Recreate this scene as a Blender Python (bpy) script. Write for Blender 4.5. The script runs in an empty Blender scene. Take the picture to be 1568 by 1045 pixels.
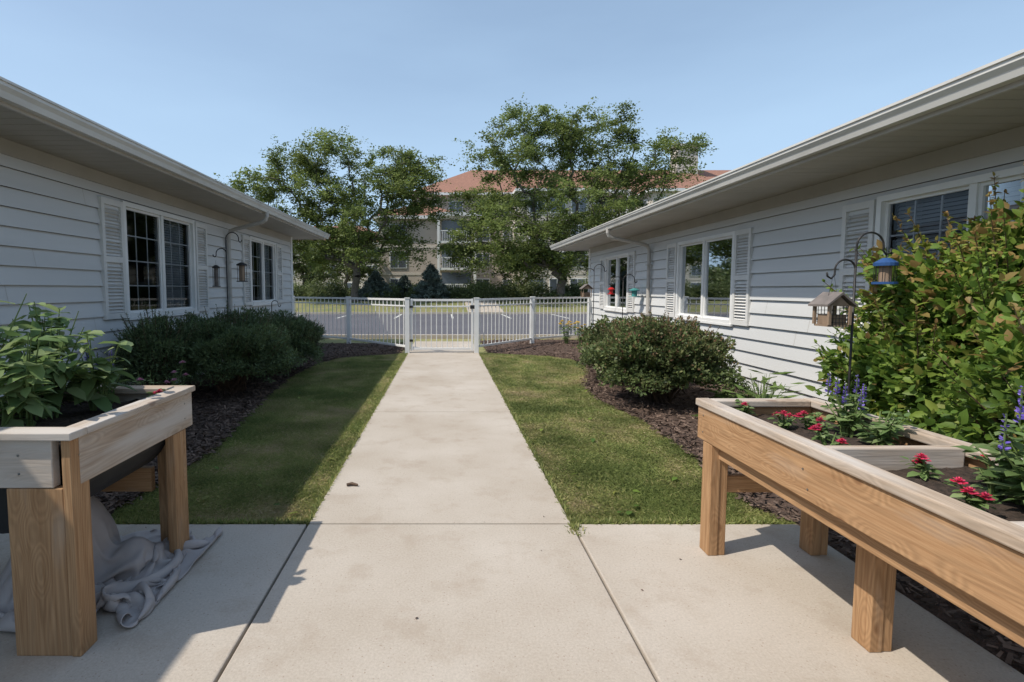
import bpy, math, random
import numpy as np
from mathutils import Vector, Matrix, noise
random.seed(4); rng=np.random.default_rng(4)
R=math.radians
scene=bpy.context.scene
# ------------------------------------------------------------------ helpers
def link(ob):
    scene.collection.objects.link(ob); return ob
def empty(name,loc=(0,0,0)):
    e=bpy.data.objects.new(name,None); e.location=loc; return link(e)
def par(ob,p):
    ob.parent=p
    ob.matrix_parent_inverse=Matrix.Translation(-Vector(p.location))
    return ob
class MB:
    def __init__(s): s.v=[];s.f=[];s.m=[];s.mats=[]
    def mi(s,m):
        if m not in s.mats: s.mats.append(m)
        return s.mats.index(m)
    def face(s,pts,m):
        n=len(s.v); s.v+= [tuple(p) for p in pts]; s.f.append(tuple(range(n,n+len(pts)))); s.m.append(s.mi(m))
    def box(s,lo,hi,m,yaw=0,piv=None,rot=None):
        c=[(lo[0]+hi[0])/2,(lo[1]+hi[1])/2,(lo[2]+hi[2])/2]; h=[abs(hi[i]-lo[i])/2 for i in range(3)]
        s.cbox(c,h,m,rot if rot else Matrix.Rotation(yaw,3,'Z'))
    def cbox(s,c,h,m,rot=None):
        n=len(s.v); c=Vector(c)
        for dx in(-1,1):
            for dy in(-1,1):
                for dz in(-1,1):
                    p=Vector((dx*h[0],dy*h[1],dz*h[2]))
                    if rot: p=rot@p
                    s.v.append(tuple(c+p))
        for q in((0,1,3,2),(4,6,7,5),(0,4,5,1),(2,3,7,6),(0,2,6,4),(1,5,7,3)):
            s.f.append(tuple(n+i for i in q)); s.m.append(s.mi(m))
    def tube(s,pts,rad,m,sides=8,cap=True):
        pts=[Vector(p) for p in pts]; k=len(pts)
        if not hasattr(rad,'__len__'): rad=[rad]*k
        n0=len(s.v); a=None
        for i,p in enumerate(pts):
            d=(pts[min(i+1,k-1)]-pts[max(i-1,0)])
            if d.length<1e-9: d=Vector((0,0,1))
            d.normalize()
            if a is None:
                a=d.orthogonal().normalized()
            else:
                a=(a-d*a.dot(d))
                a=a.normalized() if a.length>1e-6 else d.orthogonal().normalized()
            b=d.cross(a)
            for j in range(sides):
                t=2*math.pi*j/sides
                s.v.append(tuple(p+(a*math.cos(t)+b*math.sin(t))*rad[i]))
        mi=s.mi(m)
        for i in range(k-1):
            for j in range(sides):
                j2=(j+1)%sides
                s.f.append((n0+i*sides+j,n0+i*sides+j2,n0+(i+1)*sides+j2,n0+(i+1)*sides+j)); s.m.append(mi)
        if cap:
            s.f.append(tuple(n0+j for j in range(sides))[::-1]); s.m.append(mi)
            s.f.append(tuple(n0+(k-1)*sides+j for j in range(sides))); s.m.append(mi)
    def extr(s,prof,y0,y1,m,axis='y'):
        n=len(s.v);k=len(prof)
        for y in(y0,y1):
            for (a,z) in prof: s.v.append((a,y,z) if axis=='y' else (y,a,z))
        mi=s.mi(m)
        for i in range(k):
            j=(i+1)%k; s.f.append((n+i,n+j,n+k+j,n+k+i)); s.m.append(mi)
        s.f.append(tuple(n+i for i in range(k))); s.m.append(mi)
        s.f.append(tuple(n+k+i for i in range(k))[::-1]); s.m.append(mi)
    def build(s,name,parent=None,bevel=0,smooth=False):
        me=bpy.data.meshes.new(name); me.from_pydata(s.v,[],s.f)
        for m in s.mats: me.materials.append(m)
        me.polygons.foreach_set('material_index',s.m)
        me.update()
        import bmesh
        bm=bmesh.new(); bm.from_mesh(me); bmesh.ops.recalc_face_normals(bm,faces=bm.faces); bm.to_mesh(me); bm.free()
        ob=link(bpy.data.objects.new(name,me))
        if smooth: me.polygons.foreach_set('use_smooth',[True]*len(me.polygons))
        if bevel:
            b=ob.modifiers.new('bevel','BEVEL'); b.width=bevel; b.segments=2; b.limit_method='ANGLE'
        if parent: par(ob,parent)
        return ob
def fast(name,V,F,mat,attr=None,parent=None,smooth=False):
    me=bpy.data.meshes.new(name); n=len(V); m,k=F.shape
    me.vertices.add(n); me.vertices.foreach_set('co',np.ascontiguousarray(V,dtype=np.float32).ravel())
    me.loops.add(m*k); me.loops.foreach_set('vertex_index',np.ascontiguousarray(F,dtype=np.int32).ravel())
    me.polygons.add(m); me.polygons.foreach_set('loop_start',np.arange(0,m*k,k,dtype=np.int32))
    if attr is not None:
        a=me.attributes.new('rnd','FLOAT','FACE'); a.data.foreach_set('value',np.ascontiguousarray(attr,dtype=np.float32))
    me.update(calc_edges=True); me.validate()
    if smooth: me.polygons.foreach_set('use_smooth',[True]*m)
    me.materials.append(mat)
    ob=link(bpy.data.objects.new(name,me))
    if parent: par(ob,parent)
    return ob
def nrm(a): return a/np.maximum(np.linalg.norm(a,axis=1,keepdims=True),1e-9)
T_OVAL=(np.array([(0,0,0),(.5,0,-.03),(1,0,-.16),(.22,.25,.05),(.66,.22,.0),(.22,-.25,.05),(.66,-.22,.0)]),
        np.array([(0,1,3),(1,4,3),(1,2,4),(0,5,1),(1,5,6),(1,6,2)]))
T_DIA=(np.array([(0,0,0),(.5,.3,.04),(1,0,-.06),(.5,-.3,.04)]),np.array([(0,2,1),(0,3,2)]))
T_NEED=(np.array([(0,0,0),(.5,.1,0),(1,0,0),(.5,-.1,0)]),np.array([(0,2,1),(0,3,2)]))
def leaves(C,D,N,S,tmpl):
    TV,TF=tmpl; n=len(C)
    D=nrm(D); side=nrm(np.cross(N,D)); N2=np.cross(D,side)
    V=C[:,None,:]+S[:,None,None]*(TV[None,:,0,None]*D[:,None,:]+TV[None,:,1,None]*side[:,None,:]+TV[None,:,2,None]*N2[:,None,:])
    F=(TF[None]+ (np.arange(n)*len(TV))[:,None,None])
    return V.reshape(-1,3),F.reshape(-1,3),len(TF)
# ------------------------------------------------------------------ materials
def newmat(name):
    m=bpy.data.materials.new(name); m.use_nodes=True; nt=m.node_tree
    return m,nt,nt.nodes,nt.links,nt.nodes['Principled BSDF']
def pbr(name,c1,c2=None,scale=5,rough=.7,bump=0,bscale=60,stretch=(1,1,1),c3=None,s3=60,spec=.3,bdist=.004,w3=(.45,.6),metal=0,lo=.35,hi=.65):
    m,nt,N,L,P=newmat(name); P.inputs['Roughness'].default_value=rough
    P.inputs['Specular IOR Level'].default_value=spec; P.inputs['Metallic'].default_value=metal
    c2=c2 or tuple(x*.88 for x in c1)
    tc=N.new('ShaderNodeTexCoord'); mp=N.new('ShaderNodeMapping'); mp.inputs['Scale'].default_value=stretch
    L.new(tc.outputs['Object'],mp.inputs['Vector'])
    n1=N.new('ShaderNodeTexNoise'); n1.inputs['Scale'].default_value=scale; n1.inputs['Detail'].default_value=6
    L.new(mp.outputs[0],n1.inputs['Vector'])
    r=N.new('ShaderNodeValToRGB'); r.color_ramp.elements[0].position=lo; r.color_ramp.elements[1].position=hi
    r.color_ramp.elements[0].color=(*c1,1); r.color_ramp.elements[1].color=(*c2,1)
    L.new(n1.outputs['Fac'],r.inputs['Fac']); out=r.outputs['Color']
    if c3:
        n3=N.new('ShaderNodeTexNoise'); n3.inputs['Scale'].default_value=s3; n3.inputs['Detail'].default_value=3
        L.new(mp.outputs[0],n3.inputs['Vector'])
        r3=N.new('ShaderNodeMapRange'); r3.inputs['From Min'].default_value=w3[0]; r3.inputs['From Max'].default_value=w3[1]
        L.new(n3.outputs['Fac'],r3.inputs['Value'])
        mx=N.new('ShaderNodeMixRGB'); L.new(r3.outputs[0],mx.inputs['Fac']); L.new(out,mx.inputs['Color1']); mx.inputs['Color2'].default_value=(*c3,1)
        out=mx.outputs[0]
    L.new(out,P.inputs['Base Color'])
    if bump:
        nb=N.new('ShaderNodeTexNoise'); nb.inputs['Scale'].default_value=bscale; nb.inputs['Detail'].default_value=4
        L.new(mp.outputs[0],nb.inputs['Vector'])
        b=N.new('ShaderNodeBump'); b.inputs['Strength'].default_value=bump; b.inputs['Distance'].default_value=bdist
        L.new(nb.outputs['Fac'],b.inputs['Height']); L.new(b.outputs[0],P.inputs['Normal'])
    return m
def leafmat(name,cols,trans=.3,rough=.5,nscale=1.2,dark=.65):
    m,nt,N,L,P=newmat(name); P.inputs['Roughness'].default_value=rough; P.inputs['Specular IOR Level'].default_value=.35
    at=N.new('ShaderNodeAttribute'); at.attribute_name='rnd'
    r=N.new('ShaderNodeValToRGB'); cr=r.color_ramp
    while len(cr.elements)<len(cols): cr.elements.new(.5)
    for i,c in enumerate(cols):
        cr.elements[i].position=i/(len(cols)-1); cr.elements[i].color=(*c,1)
    L.new(at.outputs['Fac'],r.inputs['Fac'])
    tc=N.new('ShaderNodeTexCoord'); n=N.new('ShaderNodeTexNoise'); n.inputs['Scale'].default_value=nscale
    L.new(tc.outputs['Object'],n.inputs['Vector'])
    mr=N.new('ShaderNodeMapRange'); mr.inputs['From Min'].default_value=.35; mr.inputs['From Max'].default_value=.65
    mr.inputs['To Min'].default_value=dark; mr.inputs['To Max'].default_value=1.15; L.new(n.outputs['Fac'],mr.inputs['Value'])
    mx=N.new('ShaderNodeVectorMath'); mx.operation='SCALE'; L.new(r.outputs[0],mx.inputs[0]); L.new(mr.outputs[0],mx.inputs['Scale'])
    L.new(mx.outputs[0],P.inputs['Base Color'])
    t=N.new('ShaderNodeBsdfTranslucent'); L.new(mx.outputs[0],t.inputs['Color'])
    ms=N.new('ShaderNodeMixShader'); ms.inputs[0].default_value=trans
    L.new(P.outputs[0],ms.inputs[1]); L.new(t.outputs[0],ms.inputs[2])
    L.new(ms.outputs[0],N['Material Output'].inputs['Surface'])
    return m
def woodmat(name,c1,c2,grey,axis,greyamt):
    m,nt,N,L,P=newmat(name); P.inputs['Roughness'].default_value=.8; P.inputs['Specular IOR Level'].default_value=.2
    tc=N.new('ShaderNodeTexCoord')
    def mapped(across,along):
        mp=N.new('ShaderNodeMapping'); s=[across]*3; s[axis]=along; mp.inputs['Scale'].default_value=s; L.new(tc.outputs['Object'],mp.inputs['Vector']); return mp.outputs[0]
    def noi(vec,sc,det,dist=0):
        n=N.new('ShaderNodeTexNoise'); n.inputs['Scale'].default_value=sc; n.inputs['Detail'].default_value=det; n.inputs['Distortion'].default_value=dist; L.new(vec,n.inputs['Vector']); return n.outputs['Fac']
    v1=mapped(22,1.1); n=noi(v1,4,8,.3)
    r=N.new('ShaderNodeValToRGB'); r.color_ramp.elements[0].position=.32; r.color_ramp.elements[1].position=.68
    r.color_ramp.elements[0].color=(*c2,1); r.color_ramp.elements[1].color=(*c1,1); L.new(n,r.inputs['Fac'])
    v=N.new('ShaderNodeTexVoronoi'); v.inputs['Scale'].default_value=1.0; L.new(mapped(7,3.4),v.inputs['Vector'])
    bump_=N.new('ShaderNodeMapRange'); bump_.inputs['From Max'].default_value=.45; bump_.inputs['To Min'].default_value=.22; bump_.inputs['To Max'].default_value=0; L.new(v.outputs['Distance'],bump_.inputs['Value'])
    ring=noi(mapped(9,.55),1.1,1)
    ad=N.new('ShaderNodeMath'); ad.operation='ADD'; L.new(ring,ad.inputs[0]); L.new(bump_.outputs[0],ad.inputs[1])
    sn=N.new('ShaderNodeMath'); sn.operation='MULTIPLY'; sn.inputs[1].default_value=150; L.new(ad.outputs[0],sn.inputs[0])
    s2=N.new('ShaderNodeMath'); s2.operation='SINE'; L.new(sn.outputs[0],s2.inputs[0])
    mr2=N.new('ShaderNodeMapRange'); mr2.inputs['From Min'].default_value=-1; mr2.inputs['To Min'].default_value=.86; mr2.inputs['To Max'].default_value=1.05; L.new(s2.outputs[0],mr2.inputs['Value'])
    sc2=N.new('ShaderNodeVectorMath'); sc2.operation='SCALE'; L.new(r.outputs[0],sc2.inputs[0]); L.new(mr2.outputs[0],sc2.inputs['Scale'])
    kr=N.new('ShaderNodeMapRange'); kr.inputs['From Min'].default_value=.07; kr.inputs['From Max'].default_value=.13; kr.inputs['To Min'].default_value=.8; kr.inputs['To Max'].default_value=0
    L.new(v.outputs['Distance'],kr.inputs['Value'])
    mk=N.new('ShaderNodeMixRGB'); L.new(kr.outputs[0],mk.inputs[0]); L.new(sc2.outputs[0],mk.inputs[1]); mk.inputs[2].default_value=(c2[0]*.5,c2[1]*.38,c2[2]*.33,1)
    n2=noi(mapped(6,1.0),1.6,9)
    gr=N.new('ShaderNodeMapRange'); gr.inputs['From Min'].default_value=.62-.5*greyamt; gr.inputs['From Max'].default_value=.84-.5*greyamt; gr.inputs['To Max'].default_value=.85; L.new(n2,gr.inputs['Value'])
    mx=N.new('ShaderNodeMixRGB'); L.new(gr.outputs[0],mx.inputs[0]); L.new(mk.outputs[0],mx.inputs[1]); mx.inputs[2].default_value=(*grey,1)
    L.new(mx.outputs[0],P.inputs['Base Color'])
    b=N.new('ShaderNodeBump'); b.inputs['Strength'].default_value=.5; b.inputs['Distance'].default_value=.003; L.new(n,b.inputs['Height']); L.new(b.outputs[0],P.inputs['Normal'])
    return m
M={}
M['siding']=pbr('vinyl_siding',(.60,.605,.605),(.55,.555,.555),scale=1.3,rough=.55,stretch=(1,.3,3),bump=.08,bscale=30)
M['white']=pbr('white_vinyl',(.77,.77,.76),(.70,.70,.69),scale=3,rough=.4)
M['shutter']=pbr('shutter_white',(.66,.655,.64),(.61,.605,.59),scale=4,rough=.5)
M['gutter']=pbr('gutter_metal',(.47,.45,.42),(.41,.39,.36),scale=1.5,rough=.4,stretch=(1,.4,1),c3=(.31,.29,.265),s3=4,w3=(.55,.8))
M['guttertrim']=pbr('gutter_face',(.62,.61,.58),(.53,.52,.49),scale=1.5,rough=.4,stretch=(1,.4,1),c3=(.40,.385,.35),s3=4,w3=(.55,.8))
M['soffit']=pbr('soffit_vinyl',(.43,.405,.365),(.38,.36,.32),scale=2,rough=.6)
M['shingle']=pbr('roof_shingle',(.16,.13,.11),(.10,.085,.075),scale=20,rough=.9,bump=.4)
M['interior']=pbr('room_interior',(.10,.10,.11),(.07,.07,.08),scale=2)
M['blind']=pbr('window_blind',(.38,.40,.42),(.33,.35,.37),scale=3,rough=.6)
M['muntin']=pbr('muntin_white',(.66,.67,.68),rough=.5)
M['black']=pbr('black_metal',(.018,.018,.02),(.03,.028,.026),rough=.45,scale=20)
M['liner']=pbr('black_liner',(.02,.02,.022),(.03,.03,.03),rough=.6)
M['soil']=pbr('potting_soil',(.06,.042,.032),(.03,.022,.017),scale=40,rough=.95,bump=.8,bscale=60,bdist=.02)
M['mulch']=pbr('bark_mulch',(.13,.085,.066),(.065,.045,.036),scale=25,rough=.95,bump=1,bscale=50,bdist=.03)
M['bark']=pbr('tree_bark',(.15,.13,.11),(.08,.07,.06),scale=8,rough=.95,stretch=(3,3,.6),bump=.6,bscale=10,bdist=.05)
M['stem']=pbr('green_stem',(.13,.19,.06),(.09,.13,.04),scale=20)
M['twig']=pbr('twig_brown',(.12,.075,.05),(.07,.045,.03),scale=20)
M['cloth']=pbr('tarp_cloth',(.44,.40,.385),(.36,.325,.315),scale=6,rough=.9,bump=.25,bscale=45,bdist=.004)
M['tan']=pbr('stucco_tan',(.46,.40,.345),(.42,.365,.315),scale=.6,rough=.9)
M['cream']=pbr('stucco_cream',(.56,.51,.45),(.51,.465,.41),scale=.6,rough=.9)
M['redroof']=pbr('terracotta_shingle',(.33,.17,.12),(.27,.14,.10),scale=2.5,rough=.9,c3=(.22,.12,.09),s3=9)
M['dglass']=pbr('distant_glass',(.06,.07,.085),(.10,.11,.13),scale=.3,rough=.1,spec=.8)
M['asphalt']=pbr('asphalt',(.075,.073,.092),(.10,.098,.115),scale=.4,rough=.95,c3=(.13,.13,.14),s3=60,bump=.3)
M['paint']=pbr('line_paint',(.70,.70,.66),(.45,.45,.43),scale=6,rough=.8)
M['birdwood']=pbr('birdhouse_wood',(.32,.23,.16),(.21,.15,.105),scale=20,stretch=(1,1,.2))
M['greyroof']=pbr('birdhouse_roof',(.20,.17,.155),(.13,.115,.105),scale=15)
M['blue']=pbr('blue_enamel',(.03,.08,.22),rough=.35)
M['red']=pbr('red_plastic',(.55,.03,.03),rough=.35)
M['teal']=pbr('teal_plastic',(.08,.3,.3),rough=.35)
M['screw']=pbr('galvanized',(.4,.4,.4),rough=.35,metal=1)
WV=dict(c1=(.44,.27,.145),c2=(.32,.18,.09),grey=(.42,.33,.255))
M['wood_y']=woodmat('cedar_board_y',axis=1,greyamt=.14,**WV)
M['wood_z']=woodmat('cedar_post_z',axis=2,greyamt=.10,**WV)
M['wood_x']=woodmat('cedar_board_x',axis=0,greyamt=.12,**WV)
WG=dict(c1=(.46,.37,.29),c2=(.36,.275,.205),grey=(.54,.50,.46))
M['grey_y']=woodmat('weathered_board_y',axis=1,greyamt=.42,**WG)
M['grey_x']=woodmat('weathered_board_x',axis=0,greyamt=.42,**WG)
def concrete():
    m,nt,N,L,P=newmat('concrete'); P.inputs['Roughness'].default_value=.9; P.inputs['Specular IOR Level'].default_value=.2
    tc=N.new('ShaderNodeTexCoord')
    def noi(s,d=6,ro=.55):
        n=N.new('ShaderNodeTexNoise'); n.inputs['Scale'].default_value=s; n.inputs['Detail'].default_value=d; n.inputs['Roughness'].default_value=ro; L.new(tc.outputs['Object'],n.inputs['Vector']); return n
    a=noi(1.1); r=N.new('ShaderNodeValToRGB'); e=r.color_ramp.elements; e[0].position=.3; e[1].position=.7
    e[0].color=(.40,.345,.285,1); e[1].color=(.50,.45,.395,1); L.new(a.outputs['Fac'],r.inputs['Fac'])
    b=noi(95,5,.8); mb=N.new('ShaderNodeMapRange'); mb.inputs['From Min'].default_value=.3; mb.inputs['From Max'].default_value=.7; mb.inputs['To Min'].default_value=.82; mb.inputs['To Max'].default_value=1.14; L.new(b.outputs['Fac'],mb.inputs['Value'])
    s=N.new('ShaderNodeVectorMath'); s.operation='SCALE'; L.new(r.outputs[0],s.inputs[0]); L.new(mb.outputs[0],s.inputs['Scale'])
    v=N.new('ShaderNodeTexVoronoi'); v.inputs['Scale'].default_value=48; L.new(tc.outputs['Object'],v.inputs['Vector'])
    lt=N.new('ShaderNodeMath'); lt.operation='LESS_THAN'; lt.inputs[1].default_value=.15; L.new(v.outputs['Distance'],lt.inputs[0])
    mu=N.new('ShaderNodeMath'); mu.operation='MULTIPLY'; L.new(lt.outputs[0],mu.inputs[0])
    sp=N.new('ShaderNodeSeparateColor'); L.new(v.outputs['Color'],sp.inputs[0]); L.new(sp.outputs[0],mu.inputs[1])
    mx=N.new('ShaderNodeMixRGB'); L.new(mu.outputs[0],mx.inputs[0]); L.new(s.outputs[0],mx.inputs[1]); mx.inputs[2].default_value=(.31,.25,.205,1)
    c=noi(3.4,8,.65); mc=N.new('ShaderNodeMapRange'); mc.inputs['From Min'].default_value=.52; mc.inputs['From Max'].default_value=.75; mc.inputs['To Max'].default_value=.6; L.new(c.outputs['Fac'],mc.inputs['Value'])
    m2=N.new('ShaderNodeMixRGB'); L.new(mc.outputs[0],m2.inputs[0]); L.new(mx.outputs[0],m2.inputs[1]); m2.inputs[2].default_value=(.32,.255,.195,1)
    # darker brown blotches, spread by noise alike over all slabs
    L.new(m2.outputs[0],P.inputs['Base Color'])
    bp=N.new('ShaderNodeBump'); bp.inputs['Strength'].default_value=.4; bp.inputs['Distance'].default_value=.004; L.new(b.outputs['Fac'],bp.inputs['Height']); L.new(bp.outputs[0],P.inputs['Normal'])
    return m
M['concrete']=concrete()
def glassmat():
    m,nt,N,L,P=newmat('window_glass'); N.remove(P)
    t=N.new('ShaderNodeBsdfTransparent'); t.inputs[0].default_value=(.78,.81,.83,1)
    g=N.new('ShaderNodeBsdfGlossy'); g.inputs['Roughness'].default_value=.02; g.inputs['Color'].default_value=(.55,.58,.61,1)
    f=N.new('ShaderNodeFresnel'); f.inputs['IOR'].default_value=1.45
    ms=N.new('ShaderNodeMixShader'); L.new(f.outputs[0],ms.inputs[0]); L.new(t.outputs[0],ms.inputs[1]); L.new(g.outputs[0],ms.inputs[2])
    L.new(ms.outputs[0],N['Material Output'].inputs['Surface']); return m
M['glass']=glassmat()
M['grassground']=pbr('lawn_ground',(.20,.21,.08),(.26,.245,.11),scale=1.5,rough=1,c3=(.32,.27,.16),s3=5,w3=(.5,.72),bump=.5,bscale=60,bdist=.02)
M['farlawn']=pbr('far_lawn_grass',(.15,.17,.06),(.19,.195,.08),scale=.5,rough=1,c3=(.22,.20,.10),s3=2,bump=.5,bscale=20,bdist=.02)
L_GRASS=leafmat('grass_blades',[(.19,.235,.075),(.30,.34,.115),(.42,.40,.17),(.56,.46,.28)],trans=.45,nscale=1.6,dark=.8)
L_LOCUST=leafmat('locust_leaves',[(.12,.165,.05),(.19,.245,.07),(.28,.335,.10)],trans=.5,nscale=.45,dark=.7)
L_LOCUST2=leafmat('background_leaves',[(.11,.15,.055),(.18,.22,.08),(.26,.28,.12)],trans=.4,nscale=.4)
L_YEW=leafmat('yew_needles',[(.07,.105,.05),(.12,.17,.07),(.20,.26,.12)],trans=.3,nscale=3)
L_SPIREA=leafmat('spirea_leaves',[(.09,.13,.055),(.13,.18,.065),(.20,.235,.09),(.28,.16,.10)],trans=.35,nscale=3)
L_NINE=leafmat('ninebark_leaves',[(.08,.15,.028),(.14,.235,.04),(.25,.34,.06),(.32,.20,.08)],trans=.45,nscale=3,dark=.8)
L_TOM=leafmat('tomato_leaves',[(.12,.20,.065),(.19,.28,.10),(.28,.35,.16)],trans=.4,nscale=4,dark=.8)
L_HOSTA=leafmat('broad_leaves',[(.13,.21,.06),(.20,.28,.09)],trans=.35,nscale=4)
L_SPRUCE=leafmat('spruce_needles',[(.10,.14,.12),(.18,.22,.19)],trans=.05,nscale=2)
L_PETR=leafmat('red_petals',[(.60,.02,.06),(.80,.08,.20)],trans=.3,nscale=9)
L_PETP=leafmat('pink_petals',[(.65,.25,.40),(.75,.40,.50)],trans=.2,nscale=9)
L_PURP=leafmat('purple_florets',[(.16,.11,.50),(.28,.20,.66)],trans=.2,nscale=9)
L_YEL=leafmat('yellow_petals',[(.7,.5,.04),(.8,.6,.1)],trans=.2,nscale=9)
L_MULCH=leafmat('mulch_chips',[(.055,.036,.029),(.12,.082,.063),(.22,.155,.12)],trans=0,rough=.9,nscale=5)

# ------------------------------------------------------------------ ground
HC=1.4
def gz(y):
    if y<30: return -.035
    if y<36: return -.035+(y-30)/6*.6
    return .565
ys=[-60,-10,0,14,20,28,30,32,34,36,50,80,150,400,1500]; xs=[-1500,-300,-80,-30,-10,0,10,30,80,300,1500]
gv=[(x,y,gz(y)) for y in ys for x in xs]; nx=len(xs)
gf=[(j*nx+i,j*nx+i+1,(j+1)*nx+i+1,(j+1)*nx+i) for j in range(len(ys)-1) for i in range(nx-1)]
me=bpy.data.meshes.new('ground'); me.from_pydata(gv,[],gf); me.materials.append(M['grassground']); me.materials.append(M['farlawn'])
me.polygons.foreach_set('material_index',[1 if gv[f[0]][1]>=20 else 0 for f in gf]); link(bpy.data.objects.new('ground',me))
X0,X1=-.822,.765
def slabs(name,rects):
    b=MB()
    for (a,c,d,e) in rects: b.box((a+.006,c+.006,-.12),(d-.006,e-.006,0),M['concrete'])
    return b.build(name,bevel=.007)
slabs('patio',[(X0,-2.5,X1,2.93),(-2.7,-2.5,X0,2.93),(X1,-2.5,2.12,2.93)])
slabs('walkway',[(X0,2.93,X1,5.7),(X0,5.704,X1,8.45),(X0,8.45,X1,11.2),(X0,11.2,X1,13.6)])
b=MB(); b.box((-2.68,-2.4,-.10),(2.1,2.94,-.03),M['soil']); b.box((X0+.02,2.9,-.10),(X1-.02,13.5,-.03),M['soil']); b.build('joint_dirt')
def edgeL(y): return np.interp(y,[2.93,3.6,4.4,6,8,9.6,10.4,11.1],[-2.15,-2.08,-2.05,-2.3,-2.5,-2.45,-2.2,-1.0])
def edgeR(y): return np.interp(y,[-3,2.9,3.2,4.3,5.4,6.3,7.3,9,10.2,10.7,11.1],[2.13,2.13,2.0,2.12,2.15,1.98,2.05,2.6,2.6,2.2,1.0])
def mulch(name,s,wall,edge,y0,y1):
    ny=int((y1-y0)/.07); nn=34
    V=[];F=[]
    for j in range(ny+1):
        y=y0+(y1-y0)*j/ny; e=float(edge(y)); e+=(.03*math.sin(y*9)+.03*math.sin(y*23))*(.0 if y<2.93 else 1)
        for i in range(nn+1):
            t=i/nn; x=e+(wall-e)*t
            z=-.022+min(t*6,1)*.035+ .02*noise.noise(Vector((x*6,y*6,0)))*min(t*8,1)+.008*noise.noise(Vector((x*25,y*25,3)))
            V.append((x,y,z))
    w=nn+1
    F=[(j*w+i,j*w+i+1,(j+1)*w+i+1,(j+1)*w+i) for j in range(ny) for i in range(nn)]
    V=np.array(V); F=np.array(F)
    root=empty(name); fast('bed_surface',V,F,M['mulch'],parent=root,smooth=True)
    n=28000; yy=y0+(y1-y0)*rng.random(n)**1.6; e=edge(yy); t=rng.random(n)**1.3-.03*rng.random(n)*(yy>2.95); xx=e+(wall-e)*t
    C=np.stack([xx,yy,.005+.03*rng.random(n)],1)
    D=rng.normal(size=(n,3))*[1,1,.25]; Nn=rng.normal(size=(n,3))*.45+[0,0,1]
    V2,F2,k=leaves(C,D,Nn,.02+.045*rng.random(n),(np.array([(0,.12,0),(0,-.12,0),(1,-.16,0),(1,.14,0)]),np.array([(0,1,2),(0,2,3)])))
    fast('bark_chips',V2,F2,L_MULCH,np.repeat(rng.random(n),k),parent=root)
WL,WR=-4.0,4.2
mulch('mulch_bed',-1,WL,edgeL,2.93,13)
mulch('mulch_bed',1,WR,edgeR,-2.5,14)
def grass(name,fn,n,y0,y1):
    yy=y0+(y1-y0)*rng.random(n)**1.7; a,c=fn(yy); xx=a+(c-a)*rng.random(n)
    C=np.stack([xx,yy,np.full(n,-.03)],1)
    az=rng.random(n)*6.283; lean=rng.random(n)*1.2+.2
    D=np.stack([np.cos(az)*lean,np.sin(az)*lean,np.ones(n)],1); Nn=np.stack([-np.sin(az),np.cos(az),np.zeros(n)],1)+rng.normal(size=(n,3))*.4
    pat=np.array([noise.noise(Vector((x*1.1,y*1.1,0)))+.6*noise.noise(Vector((x*4,y*4,5))) for x,y in zip(xx,yy)])
    S=(.028+.03*rng.random(n))*(1-.4*np.clip(pat,-1,1)); wid=.0035+.0007*yy
    TV=np.array([(0,-1,0),(0,1,0),(.6,.6,0),(1,0,.0)])
    D=nrm(D); side=nrm(np.cross(Nn,D))
    V=C[:,None,:]+D[:,None,:]*(TV[None,:,0]*S[:,None])[:,:,None]+side[:,None,:]*(TV[None,:,1]*wid[:,None]*.5)[:,:,None]
    V[:,3,2]-=.012; V[:,3,:2]+=D[:,:2]*.012
    F=np.array([(0,1,2),(0,2,3)])[None]+(np.arange(n)*4)[:,None,None]
    r=np.clip(.36+.16*rng.normal(size=n)+.85*pat+(rng.random(n)<.10)*.45,0,1)
    fast(name,V.reshape(-1,3),F.reshape(-1,3),L_GRASS,np.repeat(r,2))
grass('grass_lawn',lambda y:(edgeL(y),np.full_like(y,X0-.01)),110000,2.95,11.1)
grass('grass_lawn',lambda y:(np.full_like(y,X1+.01),edgeR(y)),125000,2.95,11.1)
def edges(name):
    n=9000; yy=2.95+8*rng.random(n); s=np.where(rng.random(n)<.5,1,0); xx=np.where(s==1,X1+.005,X0-.005)
    C=np.stack([xx,yy,np.full(n,-.02)],1); C2=C.copy(); m=n//4
    C2[:m,1]=2.945; C2[:m,0]=np.where(rng.random(m)<.5,-.84-1.25*rng.random(m),.78+1.2*rng.random(m))
    m2=m+160; C2[m:m2,0]=X1+rng.normal(size=160)*.02; C2[m:m2,1]=2.90-rng.random(160)**2*.12
    D=rng.normal(size=(n,3))*[.5,.5,.2]+[0,0,.7]; V,F,k=leaves(C2,D,rng.normal(size=(n,3)),.03+.03*rng.random(n),T_NEED)
    fast(name,V,F,L_GRASS,np.repeat(rng.random(n)*.7,k))
edges('grass_edge')
def debris():
    n=60; C=np.stack([rng.uniform(-2,2,n),rng.uniform(1.0,8,n),np.full(n,.004)],1)
    D=rng.normal(size=(n,3))*[1,1,.05]; V,F,k=leaves(C,D,rng.normal(size=(n,3))*.15+[0,0,1],.006+.014*rng.random(n),T_DIA)
    fast('fallen_leaves',V,F,L_MULCH,np.repeat(rng.random(n),k))
    n=44; C=np.stack([np.where(rng.random(n)<.4,rng.uniform(-2,-.9,n),rng.uniform(.8,2,n)),rng.uniform(3.0,7,n),np.full(n,.012)],1)
    D=rng.normal(size=(n,3))*[1,1,.1]; V,F,k=leaves(C,D,rng.normal(size=(n,3))*.25+[0,0,1],.04+.04*rng.random(n),T_OVAL)
    fast('fallen_leaves',V,F,L_NINE,np.repeat(rng.random(n)*.8,k))
    b=MB(); b.tube([(-.70,3.50,.012),(-.665,3.51,.016),(-.62,3.50,.010)],[.010,.013,.008],M['twig'],6); b.build('twig')
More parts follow.
